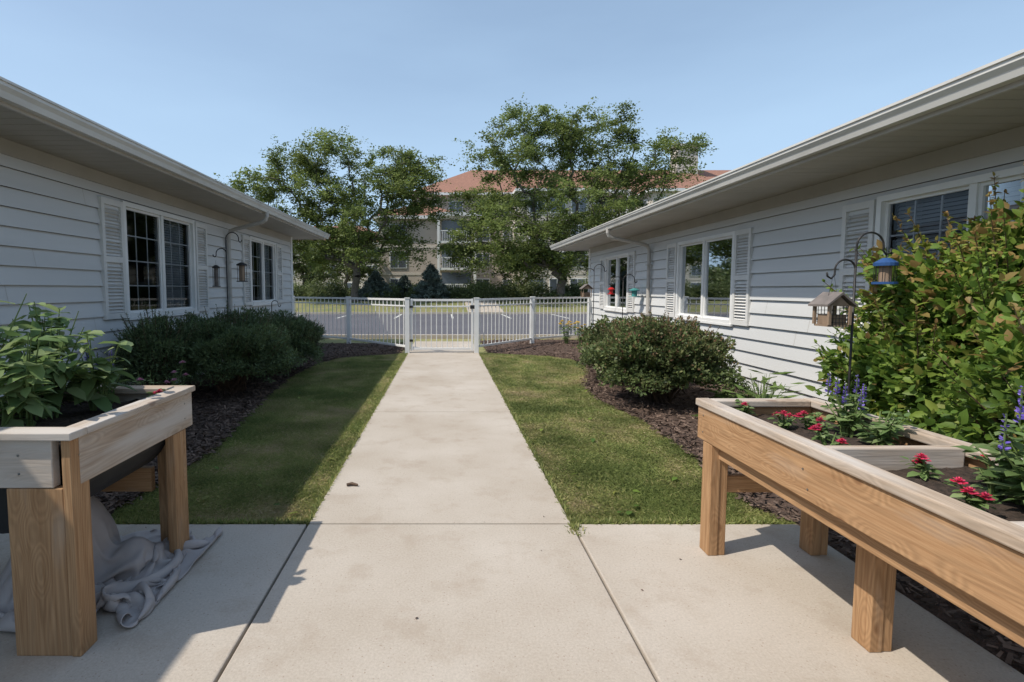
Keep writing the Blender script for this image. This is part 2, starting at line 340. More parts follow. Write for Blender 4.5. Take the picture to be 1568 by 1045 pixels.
debris()
b=MB(); b.box((-60,14.9,-.3),(60,29.4,-.025),M['asphalt'])
for yy in(14.65,29.5):
    b.box((-60,yy,-.3),(60,yy+.18,.08),M['concrete'])
for i in range(-6,7):
    x=i*2.9+.4; b.box((x-.05,25.0,-.05),(x+.05,29.2,-.020),M['paint'])
b.build('parking_lot')
b=MB(); b.box((1.4,29.75,-.2),(3.6,30,.02),M['concrete']); 
b.face([(1.4,30,.0),(3.6,30,.0),(3.6,36,.60),(1.4,36,.60)],M['concrete'])
b.build('sidewalk')

# ------------------------------------------------------------------ houses
def window_parts(b,P,y0,y1,z0,z1,grid=True,blind='a'):
    W=M['white']
    def bx(o0,o1,ya,yb,za,zb,m):
        p=P(o0,ya,za);q=P(o1,yb,zb); b.box((min(p[0],q[0]),ya,za),(max(p[0],q[0]),yb,zb),m)
    t=.055
    bx(-.06,.045,y0,y0+t,z0,z1,W); bx(-.06,.045,y1-t,y1,z0,z1,W)
    bx(-.06,.045,y0+t,y1-t,z1-t,z1,W); bx(-.06,.055,y0+t,y1-t,z0,z0+t,W)
    bx(-.02,.065,y0-.02,y1+.02,z0-.03,z0-.001,W)
    ym=(y0+y1)/2; a0,a1=y0+t,y1-t; c0,c1=z0+t,z1-t
    bx(-.05,.03,ym-.03,ym+.03,c0,c1,W)
    s=.03
    for (p0,p1,o) in((a0,ym-.03,.0),(ym+.03,a1,-.012)):
        bx(o-.03,o+.012,p0,p0+s,c0,c1,W); bx(o-.03,o+.012,p1-s,p1,c0,c1,W)
        bx(o-.03,o+.012,p0+s,p1-s,c1-s,c1,W); bx(o-.03,o+.012,p0+s,p1-s,c0,c0+s,W)
        q0,q1,r0,r1=p0+s,p1-s,c0+s,c1-s
        b.face([P(o-.01,q0,r0),P(o-.01,q1,r0),P(o-.01,q1,r1),P(o-.01,q0,r1)],M['glass'])
        if grid:
            for i in(1,2):
                y=q0+(q1-q0)*i/3; bx(o-.024,o-.016,y-.008,y+.008,r0,r1,M['muntin'])
            for i in(1,2,3):
                z=r0+(r1-r0)*i/4; bx(o-.026,o-.018,q0,q1,z-.008,z+.008,M['muntin'])
    d=-1.6; e=M['interior']
    for f in ([P(d,y0-.6,z0-.5),P(d,y1+.6,z0-.5),P(d,y1+.6,z1+.1),P(d,y0-.6,z1+.1)],
              [P(-.07,y0-.6,z0-.5),P(d,y0-.6,z0-.5),P(d,y0-.6,z1+.1),P(-.07,y0-.6,z1+.1)],
              [P(-.07,y1+.6,z0-.5),P(d,y1+.6,z0-.5),P(d,y1+.6,z1+.1),P(-.07,y1+.6,z1+.1)],
              [P(-.07,y0-.6,z0-.5),P(d,y0-.6,z0-.5),P(d,y1+.6,z0-.5),P(-.07,y1+.6,z0-.5)],
              [P(-.07,y0-.6,z1+.1),P(d,y0-.6,z1+.1),P(d,y1+.6,z1+.1),P(-.07,y1+.6,z1+.1)]): b.face(f,e)
    rngs={'a':[(a0,ym)],'b':[(ym,a1)],'ab':[(a0,a1)],'':[]}[blind]
    for (p0,p1) in rngs:
        z=c1-.04
        while z>c0+.02:
            b.face([P(-.095,p0+.02,z-.014),P(-.095,p1-.02,z-.014),P(-.115,p1-.02,z+.019),P(-.115,p0+.02,z+.019)],M['blind'])
            z-=.036
    for (p0,p1) in((a0,a0+.16),(a1-.16,a1)):
        k=16; pts=[(p0+(p1-p0)*i/k,-.20+.022*math.sin(i*1.6)) for i in range(k+1)]
        for (ya,oa),(yb_,ob) in zip(pts[:-1],pts[1:]): b.face([P(oa,ya,c0-.1),P(ob,yb_,c0-.1),P(ob,yb_,c1+.05),P(oa,ya,c1+.05)],M['blind'])
def shutter(b,P,y0,y1,z0,z1):
    S=M['shutter']
    def bx(o0,o1,ya,yb,za,zb,m=S):
        p=P(o0,ya,za);q=P(o1,yb,zb); b.box((min(p[0],q[0]),ya,za),(max(p[0],q[0]),yb,zb),m)
    w=.05
    bx(.01,.055,y0,y0+w,z0,z1); bx(.01,.055,y1-w,y1,z0,z1)
    zm=(z0+z1)/2
    for a,c in((z0,z0+.07),(zm-.035,zm+.035),(z1-.07,z1)): bx(.01,.054,y0+w,y1-w,a,c)
    bx(.008,.012,y0+w,y1-w,z0+.07,z1-.07)
    for (a,c) in((z0+.07,zm-.035),(zm+.035,z1-.07)):
        z=a+.015
        while z<c-.02:
            b.face([P(.050,y0+w,z-.010),P(.050,y1-w,z-.010),P(.014,y1-w,z+.016),P(.014,y0+w,z+.016)],S); z+=.042
def house(name,xw,n,yend,zs,gx,gtop,wins,shut,dspout):
    root=empty(name,(xw,5,0))
    P=lambda o,y,z:(xw+n*o,y,z)
    Y0=-4.0
    V=[];F=[]
    yb=sorted(set([Y0,yend]+[w[0] for w in wins]+[w[1] for w in wins]))
    lap=.178; zb0=.02; k=0
    zc=sorted(set([w[2] for w in wins]+[w[3] for w in wins]))
    while zb0+k*lap<zs:
        a=zb0+k*lap; c=min(a+lap,zs); k+=1
        cuts=[a]+[z for z in zc if a+1e-4<z<c-1e-4]+[c]
        off=lambda z:.034-.030*(z-a)/lap
        for z0,z1 in zip(cuts[:-1],cuts[1:]):
            for y0,y1 in zip(yb[:-1],yb[1:]):
                ym=(y0+y1)/2; zm=(z0+z1)/2
                if any(w[0]<ym<w[1] and w[2]<zm<w[3] for w in wins): continue
                i=len(V); V+=[P(off(z0),y0,z0),P(off(z0),y1,z0),P(off(z1),y1,z1),P(off(z1),y0,z1)]; F.append((i,i+1,i+2,i+3))
                if z0==a:
                    i=len(V); V+=[P(.004,y0,z0+.006),P(.004,y1,z0+.006),P(.034,y1,z0),P(.034,y0,z0)]; F.append((i,i+1,i+2,i+3))
    me=bpy.data.meshes.new('siding'); me.from_pydata(V,[],F); me.materials.append(M['siding']); par(link(bpy.data.objects.new('siding',me)),root)
    b=MB(); S=M['siding']; W=M['white']
    def bx(o0,o1,ya,yb_,za,zb_,m):
        p=P(o0,ya,za);q=P(o1,yb_,zb_); b.box((min(p[0],q[0]),ya,za),(max(p[0],q[0]),yb_,zb_),m)
    rs=random.Random(int(abs(xw)*10))
    for kk in range(0,int(zs/lap)):
        a=zb0+kk*lap
        y=Y0+rs.random()*3.6
        while y<yend-.3:
            if not any(w[0]-.5<y<w[1]+.5 and w[2]-.2<a<w[3]+.2 for w in wins) and a+lap<zs-.15:
                b.face([P(.0355,y,a+.001),P(.0355,y+.004,a+.001),P(.0062,y+.004,a+lap-.003),P(.0062,y,a+lap-.003)],M['soffit'])
            y+=3.66
    bx(-9,-.001,yend-.05,yend,0,zs,S); bx(-9,-.001,Y0,Y0+.05,0,zs,S); bx(-9.05,-9.0,Y0,yend,0,zs,S)
    bx(-.002,.038,yend-.10,yend+.035,0,zs,W)
    bx(-.10,-.002,yend+.001,yend+.035,0,zs,W)
    bx(.0,.037,Y0,yend-.10,zs-.14,zs-.002,M['soffit'])
    bx(-.06,.03,Y0,yend-.1,-.12,.03,M['concrete'])
    b.build('walls',root)
    b=MB()
    for w in wins: window_parts(b,P,*w)
    b.build('windows',root)
    b=MB()
    for s in shut: shutter(b,P,*s)
    b.build('shutters',root)
    ov=abs(gx-xw); ye=yend+ov*.75; o_in=-9-ov
    b=MB()
    ev=gtop-.01; rise=.30; half=(9+2*ov)/2; zr=ev+half*rise
    A=P(ov-.0,Y0-ov,ev);B=P(ov-.0,ye,ev);C=P(o_in,ye,ev);D=P(o_in,Y0-ov,ev)
    R0=P(ov-half,Y0-ov+half,zr);R1=P(ov-half,ye-half,zr)
    b.face([A,B,R1,R0],M['shingle']);b.face([C,D,R0,R1],M['shingle']);b.face([B,C,R1],M['shingle']);b.face([D,A,R0],M['shingle'])
    b.build('roof',root)
    b=MB()
    def bx2(o0,o1,ya,yb_,za,zb_,m):
        p=P(o0,ya,za);q=P(o1,yb_,zb_); b.box((min(p[0],q[0]),ya,za),(max(p[0],q[0]),yb_,zb_),m)
    y=Y0-ov+.02
    while y<ye-.03:
        y2=min(y+.15,ye-.025); bx2(.001 if y<yend+.04 else -9,ov-.025,y,y2-.008,zs,zs+.012,M['soffit']); y+=.15
    bx2(-9,ov-.025,Y0-ov,ye-.03,zs+.013,zs+.02,M['soffit'])
    bx2(ov-.024,ov,Y0-ov,ye,zs-.012,gtop-.005,M['gutter']); bx2(-9-ov,ov-.025,ye-.024,ye,zs-.012,gtop-.005,M['gutter'])
    b.build('soffit_and_fascia',root)
    b=MB()
    def gprof(o,zt): return [(o+.001,zt-.12),(o+.07,zt-.12),(o+.085,zt-.075),(o+.11,zt-.045),(o+.11,zt-.02),(o+.122,zt-.018),(o+.122,zt),(o+.105,zt),(o+.10,zt-.01),(o+.001,zt-.01)]
    b.extr([(xw+n*a,z) for a,z in gprof(ov,gtop)],Y0-ov,ye+.10,M['guttertrim'])
    xa,xb=sorted((xw+n*(ov),xw-n*(9+ov))); b.extr(gprof(ye,gtop-.001),xa,xb,M['guttertrim'],axis='x')
    y=dspout; r=.036; g=ov+.06
    pts=[P(g,y-.1,gtop-.10),P(g,y-.1,gtop-.19),P(g-.03,y-.09,gtop-.25),P(g-.1,y-.08,gtop-.29),P(.22,y,gtop-.40),P(.12,y,gtop-.44),P(.085,y,gtop-.52),P(.08,y,.25),P(.12,y,.12),P(.4,y,.06)]
    b.tube(pts,r,M['gutter'],10)
    for z in (1.9,.9): bx_=P(.085,y,z); b.cbox(bx_,(.05,.045,.012),M['gutter'])
    b.build('gutter_and_downspout',root)
h=HC
zl0,zl1=h-.35,h+1.09
house('vinyl_sided_house',WL,1,13.16,h+1.36,-3.24,h+1.495,
  [(6.27,8.04,zl0,zl1,True,'b'),(10.33,11.9,zl0+.04,zl1,True,'b')],
  [(5.86,6.255,zl0+.0,zl1-.02),(8.055,8.44,zl0,zl1-.02),(9.93,10.315,zl0+.04,zl1-.02),(11.915,12.3,zl0+.04,zl1-.02)],9.2)
zr0,zr1=h-.50,h+.84
house('vinyl_sided_house',WR,-1,14.6,h+1.18,3.3,h+1.32,
  [(3.16,4.91,zr0+.03,zr1+.05,True,'ab'),(7.28,9.06,zr0,zr1,True,'b'),(11.47,13.1,zr0,zr1,True,'a')],
  [(4.925,5.31,zr0,zr1+.03),(2.76,3.145,zr0,zr1+.03),(6.88,7.265,zr0,zr1),(9.075,9.46,zr0,zr1),(11.07,11.455,zr0,zr1),(13.115,13.5,zr0,zr1)],10.2)

# ------------------------------------------------------------------ fence
def fence_run(b,A,B,top=1.21,pk=.15,bottom=.10):
    A=Vector(A);B=Vector(B);d=B-A;L=d.length;yaw=math.atan2(d.y,d.x);rot=Matrix.Rotation(yaw,3,'Z');W=M['white']
    mid=(A+B)/2
    for z,hh in((top-.03,.024),(top-.17,.016),(bottom+.04,.024)):
        b.cbox((mid.x,mid.y,z),(L/2-.05,.018,hh),W,rot)
    n=int((L-.1)/pk)
    for i in range(n):
        p=A+d*((i+.5)/n*(L-.1)/L+.05/L); b.cbox((p.x,p.y,(top+bottom)/2),(.0095,.0065,(top-bottom)/2-.035),W,rot)
def post(b,p,top=1.27):
    b.box((p[0]-.05,p[1]-.05,-.1),(p[0]+.05,p[1]+.05,top),M['white'])
    b.box((p[0]-.06,p[1]-.06,top),(p[0]+.06,p[1]+.06,top+.02),M['white'])
gl,gr=(-.83,11.13),(.705,11.13)
PL=[gl,(-2.48,12.95),(-4.35,14.35),(-6.3,14.5)]; PR=[gr,(2.26,12.95),(4.15,14.35),]
b=MB()
for a,c in list(zip(PL[:-1],PL[1:]))+list(zip(PR[:-1],PR[1:])): fence_run(b,a,c)
for p in PL+PR: post(b,p,1.205)
b.build('picket_fence',bevel=.003)
b=MB(); fence_run(b,(-.76,11.13),(.635,11.13),top=1.2,bottom=.05,pk=.115)
b.box((-.76,11.10,.05),(-.71,11.16,1.2),M['white']); b.box((.585,11.10,.05),(.635,11.16,1.2),M['white'])
b.box((.56,11.08,.98),(.66,11.098,1.06),M['black']); b.box((-.80,11.085,.25),(-.70,11.097,.30),M['black']); b.box((-.80,11.085,1.0),(-.70,11.097,1.05),M['black'])
b.build('fence_gate',bevel=.003)

# ------------------------------------------------------------------ planters
def soil_sheet(name,x0,x1,y0,y1,z,parent):
    nx,ny=30,40; V=[];
    for j in range(ny+1):
        for i in range(nx+1):
            x=x0+(x1-x0)*i/nx;y=y0+(y1-y0)*j/ny; V.append((x,y,z+.02*noise.noise(Vector((x*8,y*8,1)))+.012*noise.noise(Vector((x*30,y*30,1)))))
    w=nx+1;F=np.array([(j*w+i,j*w+i+1,(j+1)*w+i+1,(j+1)*w+i) for j in range(ny) for i in range(nx)])
    fast(name,np.array(V),F,M['soil'],parent=parent,smooth=True)
def screws(b,pts):
    for (p,d) in pts:
        p=Vector(p);d=Vector(d); b.tube([p,p+d*.003],.004,M['screw'],8)
r=empty('raised_garden_planter',(-1.75,2.27,0))
xo,xi=-1.385,-2.12; ya,yb=1.83,2.72; zt=.875
b=MB()
b.box((xo-.038,ya+.04,zt-.215),(xo,yb,zt-.03),M['grey_y'])
b.box((xi,ya+.04,zt-.215),(xi+.038,yb,zt-.03),M['grey_y'])
b.box((xi,yb-.038,zt-.2155),(xo-.04,yb-.001,zt-.031),M['grey_x'])
b.box((xi,ya,zt-.215),(xo-.075,ya+.038,zt-.03),M['grey_x'])
b.box((xi-.02,ya-.02,zt-.0295),(xo+.012,ya+.07,zt),M['grey_x'])
b.box((xi-.02,yb-.07,zt-.0295),(xo+.012,yb+.02,zt),M['grey_x'])
b.box((xo-.075,ya+.0705,zt-.0297),(xo+.012,yb-.0705,zt-.001),M['grey_y'])
b.box((xi-.02,ya+.0705,zt-.0297),(xi+.07,yb-.0705,zt-.001),M['grey_y'])
b.build('box_boards',r,bevel=.004)
b=MB()
b.box((xo-.255,ya+.002,0),(xo-.042,ya+.036,zt-.217),M['wood_z']); b.box((xo-.040,ya-.002,0),(xo-.003,ya+.09,zt-.031),M['wood_z'])
b.box((xo-.255,ya+.037,0),(xo-.165,ya+.09,zt-.217),M['wood_z'])
b.box((xo-.092,yb-.13,0),(xo-.052,yb-.04,zt-.216),M['wood_z']); b.box((xo-.050,yb-.19,0),(xo+.002-.005,yb-.07,zt-.2165),M['wood_z']); b.box((xo-.16,yb-.075,0),(xo-.094,yb-.04,zt-.216),M['wood_z'])
b.box((xi+.01,ya+.05,0),(xi+.1,ya+.14,zt-.2165),M['wood_z']); b.box((xi+.01,yb-.14,0),(xi+.1,yb-.05,zt-.2165),M['wood_z'])
b.build('legs',r,bevel=.004)
b=MB(); screws(b,[((xo,yb-.08,zt-.08),(1,0,0)),((xo,yb-.08,zt-.16),(1,0,0)),((xo-.2,ya,zt-.09),(0,-1,0)),((xo-.2,ya,zt-.16),(0,-1,0)),((xo-.003,ya+.04,zt-.1),(1,0,0))]); b.build('screws',r)
b=MB()
b.box((xi+.11,yb-.12,.33),(xo-.17,yb-.082,.46),M['wood_x'])
b.build('lower_brace',r,bevel=.004)
b=MB(); pr=[]
for i in range(13):
    t=math.pi*i/12; pr.append(((xo+xi)/2+.31*math.cos(t), zt-.20-.24*math.sin(t)))
b.extr(pr,ya+.10,yb-.14,M['liner']); b.build('hanging_liner',r)
soil_sheet('soil',xi+.039,xo-.039,ya+.039,yb-.039,zt-.075,r)
r=empty('raised_garden_planter',(1.69,1.8,0))
xo,xi=1.385,2.02; ya,yb=.70,2.71; zt=.81
b=MB()
b.box((xo,ya,zt-.215),(xo+.038,yb,zt-.038),M['wood_y']); b.box((xi-.038,ya,zt-.215),(xi,yb,zt-.038),M['wood_y'])
b.box((xo+.039,yb-.038,zt-.2155),(xi-.039,yb-.001,zt-.038),M['wood_x']); b.box((xo+.039,ya+.001,zt-.2155),(xi-.039,ya+.039,zt-.038),M['wood_x'])
b.build('box_boards',r,bevel=.004)
b=MB()
b.box((xo-.012,ya,zt-.0375),(xo+.062,yb+.01,zt),M['grey_y']); b.box((xi-.062,ya,zt-.0375),(xi+.012,yb+.01,zt),M['grey_y'])
b.box((xo+.063,yb-.06,zt-.0373),(xi-.063,yb+.008,zt-.002),M['grey_x']); b.box((xo+.063,1.85,zt-.12),(xi-.063,1.888,zt-.003),M['grey_x'])
b.box((xo+.063,1.22,zt-.12),(xi-.063,1.258,zt-.003),M['grey_x'])
b.build('rim_boards',r,bevel=.006)
b=MB()
b.box((xo+.04,ya+.04,zt-.29),(xo+.078,yb-.1,zt-.2165),M['wood_y']); b.box((xi-.078,ya+.04,zt-.29),(xi-.04,yb-.1,zt-.2165),M['wood_y'])
b.box((xo+.039,ya+.04,zt-.214),(xi-.039,yb-.04,zt-.19),M['wood_y'])
b.build('under_frame',r,bevel=.004)
b=MB()
for (x,y) in((xo+.002,yb-.10),(xi-.09,yb-.10),(1.64,1.90),(xo+.002,.76),(xi-.09,.76)):
    t=zt-.217
    b.box((x,y-.05,0),(x+.05,y+.04,t),M['wood_z']); b.box((x+.051,y-.045,0),(x+.092,y+.038,t),M['wood_z'])
b.build('legs',r,bevel=.004)
b=MB(); screws(b,[((xo,yb-.06,zt-.08),(-1,0,0)),((xo,yb-.06,zt-.17),(-1,0,0)),((xo,1.9,zt-.1),(-1,0,0)),((xo,1.87,zt-.17),(-1,0,0))]); b.build('screws',r)
b=MB(); b.box((xo+.095,yb-.12,.33),(xi-.092,yb-.085,.42),M['wood_x']); b.box((xo+.08,1.87,zt-.30),(xi-.08,1.91,zt-.2175),M['wood_x']); b.build('lower_brace',r,bevel=.004)
soil_sheet('soil',xo+.039,xi-.039,ya+.04,yb-.039,zt-.085,r)

# tarp: a real sheet, relaxed with a small position-based cloth solve (numpy) over the ground
def tarp():
    n=64; ext=1.5; h0=ext/n
    u,v=np.meshgrid(np.linspace(-.5,.5,n+1),np.linspace(-.5,.5,n+1)); 
    X=np.zeros((n+1,n+1,3)); cx,cy=-1.62,2.26
    X[...,0]=cx+u*.60; X[...,1]=cy+v*.76
    for j in range(n+1):
        for i in range(n+1):
            q=Vector((u[j,i]*5,v[j,i]*5,0)); X[j,i,2]=.42+.26*noise.noise(q)+.12*noise.noise(q*2.3)
            X[j,i,0]+=.07*noise.noise(q*1.3+Vector((9,0,0))); X[j,i,1]+=.07*noise.noise(q*1.3+Vector((0,9,0)))
    Vv=np.zeros_like(X); dt=.016
    def con(A,B,L,st=.5):
        d=B-A; l=np.linalg.norm(d,axis=-1,keepdims=True)+1e-9; c=d*(1-L/l)*.5*st; A+=c; B-=c
    for it in range(90):
        Vv[...,2]-=9.8*dt; Vv*=.965; P=X+Vv*dt
        for _ in range(10):
            for a in(0,1):
                con(P[:,a:-1:2] if a==0 else P[:,1:-1:2],P[:,a+1::2][:, :P[:,a:-1:2].shape[1]] if a==0 else P[:,2::2][:, :P[:,1:-1:2].shape[1]],h0,.9)
                con(P[a:-1:2],P[a+1::2][:P[a:-1:2].shape[0]],h0,.9)
            con(P[:-1,:-1],P[1:,1:],h0*1.414,.25); con(P[1:,:-1],P[:-1,1:],h0*1.414,.25)
            con(P[:,:-4],P[:,4:],np.maximum(h0*3.0,np.minimum(4*h0,np.linalg.norm(P[:,4:]-P[:,:-4],axis=-1,keepdims=True))),.5)
            con(P[:-4],P[4:],np.maximum(h0*3.0,np.minimum(4*h0,np.linalg.norm(P[4:]-P[:-4],axis=-1,keepdims=True))),.5)
            for c,rr in((np.array([-1.84,2.36,.04]),np.array([.20,.24,.40])),(np.array([-1.55,2.42,.0]),np.array([.10,.12,.17]))):
                e=(P-c)/rr; l=np.linalg.norm(e,axis=-1,keepdims=True)
                P=np.where(l<1,c+e/np.maximum(l,1e-6)*rr,P)
            P[...,2]=np.maximum(P[...,2],.008)
            P[...,0]=np.clip(P[...,0],-2.25,-1.27); P[...,1]=np.clip(P[...,1],1.935,2.9)
        Vv=(P-X)/dt; on=P[...,2]<.012; Vv[on]*=.3; X=P
    w=n+1;F=np.array([(j*w+i,j*w+i+1,(j+1)*w+i+1,(j+1)*w+i) for j in range(n) for i in range(n)])
    ob=fast('crumpled_tarp',X.reshape(-1,3),F,M['cloth'],smooth=True)
    s=ob.modifiers.new('sub','SUBSURF'); s.levels=1; s.render_levels=1
    t=ob.modifiers.new('thick','SOLIDIFY'); t.thickness=.003
tarp()

# ------------------------------------------------------------------ bushes & plants
def bush(name,c,rad,n,size,mat,tmpl,lump=.18,seed=0,shoots=30,tipred=0.0,shoot_len=.2,up=.4,twig='twig',ls=2.2,zb=.03):
    rg=np.random.default_rng(seed+50); root=empty(name,(c[0],c[1],0))
    d=nrm(rg.normal(size=(n,3))); d[:,2]=np.where(d[:,2]<-.35,-d[:,2]*.8,d[:,2]); d=nrm(d)
    lf=np.array([1+lump*(noise.noise(Vector(x)*ls+Vector((seed,0,0)))*1.4+.7*noise.noise(Vector(x)*ls*2.6+Vector((0,seed,0)))) for x in d])
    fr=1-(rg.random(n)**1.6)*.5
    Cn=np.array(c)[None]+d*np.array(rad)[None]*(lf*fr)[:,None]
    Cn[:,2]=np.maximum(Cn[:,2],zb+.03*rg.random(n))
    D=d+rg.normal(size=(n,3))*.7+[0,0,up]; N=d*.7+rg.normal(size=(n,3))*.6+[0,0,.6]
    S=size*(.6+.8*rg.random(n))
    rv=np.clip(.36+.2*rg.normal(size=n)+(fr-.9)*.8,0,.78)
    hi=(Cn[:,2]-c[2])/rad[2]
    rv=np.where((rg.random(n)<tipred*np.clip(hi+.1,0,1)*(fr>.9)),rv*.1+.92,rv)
    Cs=[Cn];Ds=[D];Ns=[N];Ss=[S];Rs=[rv]
    b=MB()
    for i in range(shoots):
        dd=nrm(rg.normal(size=(1,3)))[0]; dd[2]=abs(dd[2])*.9+.15; dd/=np.linalg.norm(dd)
        p0=np.array([c[0]+rg.normal()*.06,c[1]+rg.normal()*.06,0.0]); l=shoot_len*(.4+rg.random())
        p1=np.array(c)+dd*np.array(rad)*.9; dirn=nrm((dd+[0,0,.7])[None])[0]; p2=p1+dirn*l
        pm=(p0+p1)/2+np.array([0,0,.1])
        b.tube([p0,pm,p1,p2],[.012,.008,.004,.0015],M[twig],4,cap=False)
        k=int(l/size*5)+4; t=rg.random(k); P_=p1+(p2-p1)*t[:,None]
        Cs.append(P_);Ds.append(rg.normal(size=(k,3))*.8+dirn*.8);Ns.append(rg.normal(size=(k,3))*.5+[0,0,1]);Ss.append(size*(1.05-.5*t));Rs.append(np.clip(.5+.45*t*(tipred>0)*(dd[2]>.6)+.1*rg.normal(size=k),0,1))
    C=np.concatenate(Cs);D=np.concatenate(Ds);N=np.concatenate(Ns);S=np.concatenate(Ss);Rr=np.concatenate(Rs)
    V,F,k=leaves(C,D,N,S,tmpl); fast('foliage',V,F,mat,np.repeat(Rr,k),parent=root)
    b.build('branches',root)
    return root
yewt=(np.array([(0,0,0),(.5,.13,0),(1,0,0),(.5,-.13,0)]),T_NEED[1])
bush('yew_bush',(-2.90,6.75,.48),(.80,.85,.56),52000,.05,L_YEW,yewt,seed=1,shoots=160,shoot_len=.2,lump=.3)
bush('yew_bush',(-2.75,8.35,.42),(.66,.75,.50),36000,.05,L_YEW,yewt,seed=2,shoots=120,shoot_len=.2,lump=.3)
bush('yew_bush',(-3.45,6.0,.48),(.42,.5,.52),20000,.045,L_YEW,yewt,seed=3,shoots=90,shoot_len=.24,lump=.3)
bush('spirea_bush',(2.68,6.2,.46),(.76,.74,.52),42000,.042,L_SPIREA,T_DIA,seed=4,shoots=160,shoot_len=.18,tipred=.22,lump=.3)
bush('spirea_bush',(2.75,7.6,.40),(.62,.7,.48),22000,.045,L_SPIREA,T_DIA,seed=5,shoots=90,shoot_len=.16,tipred=.12,lump=.3)
bush('ninebark_bush',(3.62,3.15,.92),(.70,.80,.80),19000,.062,L_NINE,T_OVAL,lump=.38,seed=6,shoots=90,shoot_len=.42,tipred=.35,up=.2)
bush('ninebark_bush',(3.0,2.25,.68),(.52,.55,.58),8500,.058,L_NINE,T_OVAL,lump=.38,seed=7,shoots=40,shoot_len=.25,tipred=.12,up=.2)
bush('ninebark_bush',(3.15,3.3,.62),(.42,.5,.56),6500,.058,L_NINE,T_OVAL,lump=.38,seed=8,shoots=34,shoot_len=.28,tipred=.1,up=.2)

def plant(name,base,hgt,spread,stems,lsize,lmat,per=14,flower=None,fsize=.025,seed=0,droop=.3,fprob=.7,spike=False,tm=T_OVAL):
    rg=np.random.default_rng(seed+900); root=empty(name,base); b=MB()
    Cs=[];Ds=[];Ns=[];Ss=[];FC=[];FD=[];FN=[];FS=[]
    base=np.array(base,float)
    for i in range(stems):
        a=rg.random()*6.283; rr=spread*(.2+.8*rg.random()); hh=hgt*(.6+.4*rg.random())
        tip=base+[math.cos(a)*rr,math.sin(a)*rr,hh]; s=base+[math.cos(a)*rr*.25,math.sin(a)*rr*.25,0]
        mid=(s+tip)/2+[-math.cos(a)*rr*.1,-math.sin(a)*rr*.1,hh*.08]
        pts=[s,(s*.5+mid*.5)+[0,0,.01],mid,tip]; b.tube(pts,[.006,.005,.004,.002],M['stem'],5,cap=False)
        t=.2+.8*rg.random(per); Pp=np.where((t<.5)[:,None],s+(mid-s)*(t*2)[:,None],mid+(tip-mid)*((t-.5)*2)[:,None])
        az=rg.random(per)*6.283; D=np.stack([np.cos(az),np.sin(az),.35-droop*rg.random(per)*2],1)
        Cs.append(Pp+nrm(D)*lsize*.25*rg.random(per)[:,None]);Ds.append(D);Ns.append(rg.normal(size=(per,3))*.3+[0,0,1]);Ss.append(lsize*(.55+.6*rg.random(per))*(1.1-.3*t))
        if flower and rg.random()<fprob:
            if spike:
                k=46; tt=rg.random(k); az=rg.random(k)*6.283; sl=hgt*.42
                c=tip+np.array([0,0,1])*(tt*sl)[:,None]
                b.tube([tip,tip+[0,0,sl]],.0025,M['stem'],4,cap=False)
                FC.append(c);FD.append(np.stack([np.cos(az),np.sin(az),.5+0*az],1));FN.append(rg.normal(size=(k,3)));FS.append(fsize*(1.1-.6*tt))
            else:
                for ring,(kk,el,sc) in enumerate(((11,.1,1),(8,.5,.75),(5,1.2,.5))):
                    az=np.arange(kk)/kk*6.283+ring*.4; FC.append(np.repeat((tip+[0,0,.004*ring])[None],kk,0))
                    FD.append(np.stack([np.cos(az),np.sin(az),np.full(kk,el)],1)+rg.normal(size=(kk,3))*.08);FN.append(np.tile([[0,0,1.0]],(kk,1))+rg.normal(size=(kk,3))*.1);FS.append(np.full(kk,fsize*sc))
    V,F,k=leaves(np.concatenate(Cs),np.concatenate(Ds),np.concatenate(Ns),np.concatenate(Ss),tm)
    nl=sum(len(x) for x in Cs); fast('leaves',V,F,lmat,np.repeat(rg.random(nl),k),parent=root)
    if FC:
        V,F,k=leaves(np.concatenate(FC),np.concatenate(FD),np.concatenate(FN),np.concatenate(FS),(np.array([(0,0,0),(.5,.3,.04),(1,.12,0),(1,-.12,0),(.5,-.3,.04)]),np.array([(0,2,1),(0,3,2),(0,4,3)])))
        nf=sum(len(x) for x in FC); fast('flowers',V,F,flower,np.repeat(rg.random(nf),k),parent=root)
    b.build('stems',root); return root
for i,(x,y,hh,sp,st) in enumerate([(-1.70,2.0,.46,.16,8),(-1.97,2.05,.60,.22,9),(-1.86,2.3,.55,.2,9),(-1.72,2.45,.42,.15,6),(-1.98,2.5,.58,.2,9)]):
    plant('pepper_plant',(x,y,.79),hh,sp,st,.12,L_TOM,per=15,seed=i,droop=.5)
plant('zinnia_plant',(-1.50,2.60,.79),.09,.07,7,.05,L_TOM,per=8,flower=L_PETR,fsize=.02,seed=20)
plant('salvia_plant',(-1.78,2.62,.79),.26,.1,6,.06,L_TOM,per=8,flower=L_PURP,spike=True,fsize=.016,seed=21)
for i,(x,y) in enumerate([(1.60,2.62),(1.66,2.42),(1.76,2.40),(1.70,2.22),(1.60,2.05),(1.72,1.74),(1.78,1.58),(1.62,1.5),(1.9,1.68)]):
    plant('zinnia_plant',(x,y,.725),.09,.06,5,.045,L_TOM,per=8,flower=L_PETR,fsize=.021,seed=30+i,fprob=.5)
plant('salvia_plant',(1.88,2.30,.72),.22,.12,12,.06,L_TOM,per=12,flower=L_PURP,spike=True,fsize=.015,seed=44,fprob=.3)
plant('salvia_plant',(1.86,2.12,.72),.17,.12,12,.055,L_TOM,per=12,seed=45)
plant('salvia_plant',(1.80,1.46,.72),.28,.14,12,.07,L_TOM,per=13,flower=L_PURP,spike=True,fsize=.016,seed=46,fprob=.35)
plant('pepper_plant',(1.82,1.52,.72),.26,.14,10,.08,L_TOM,per=12,seed=47)
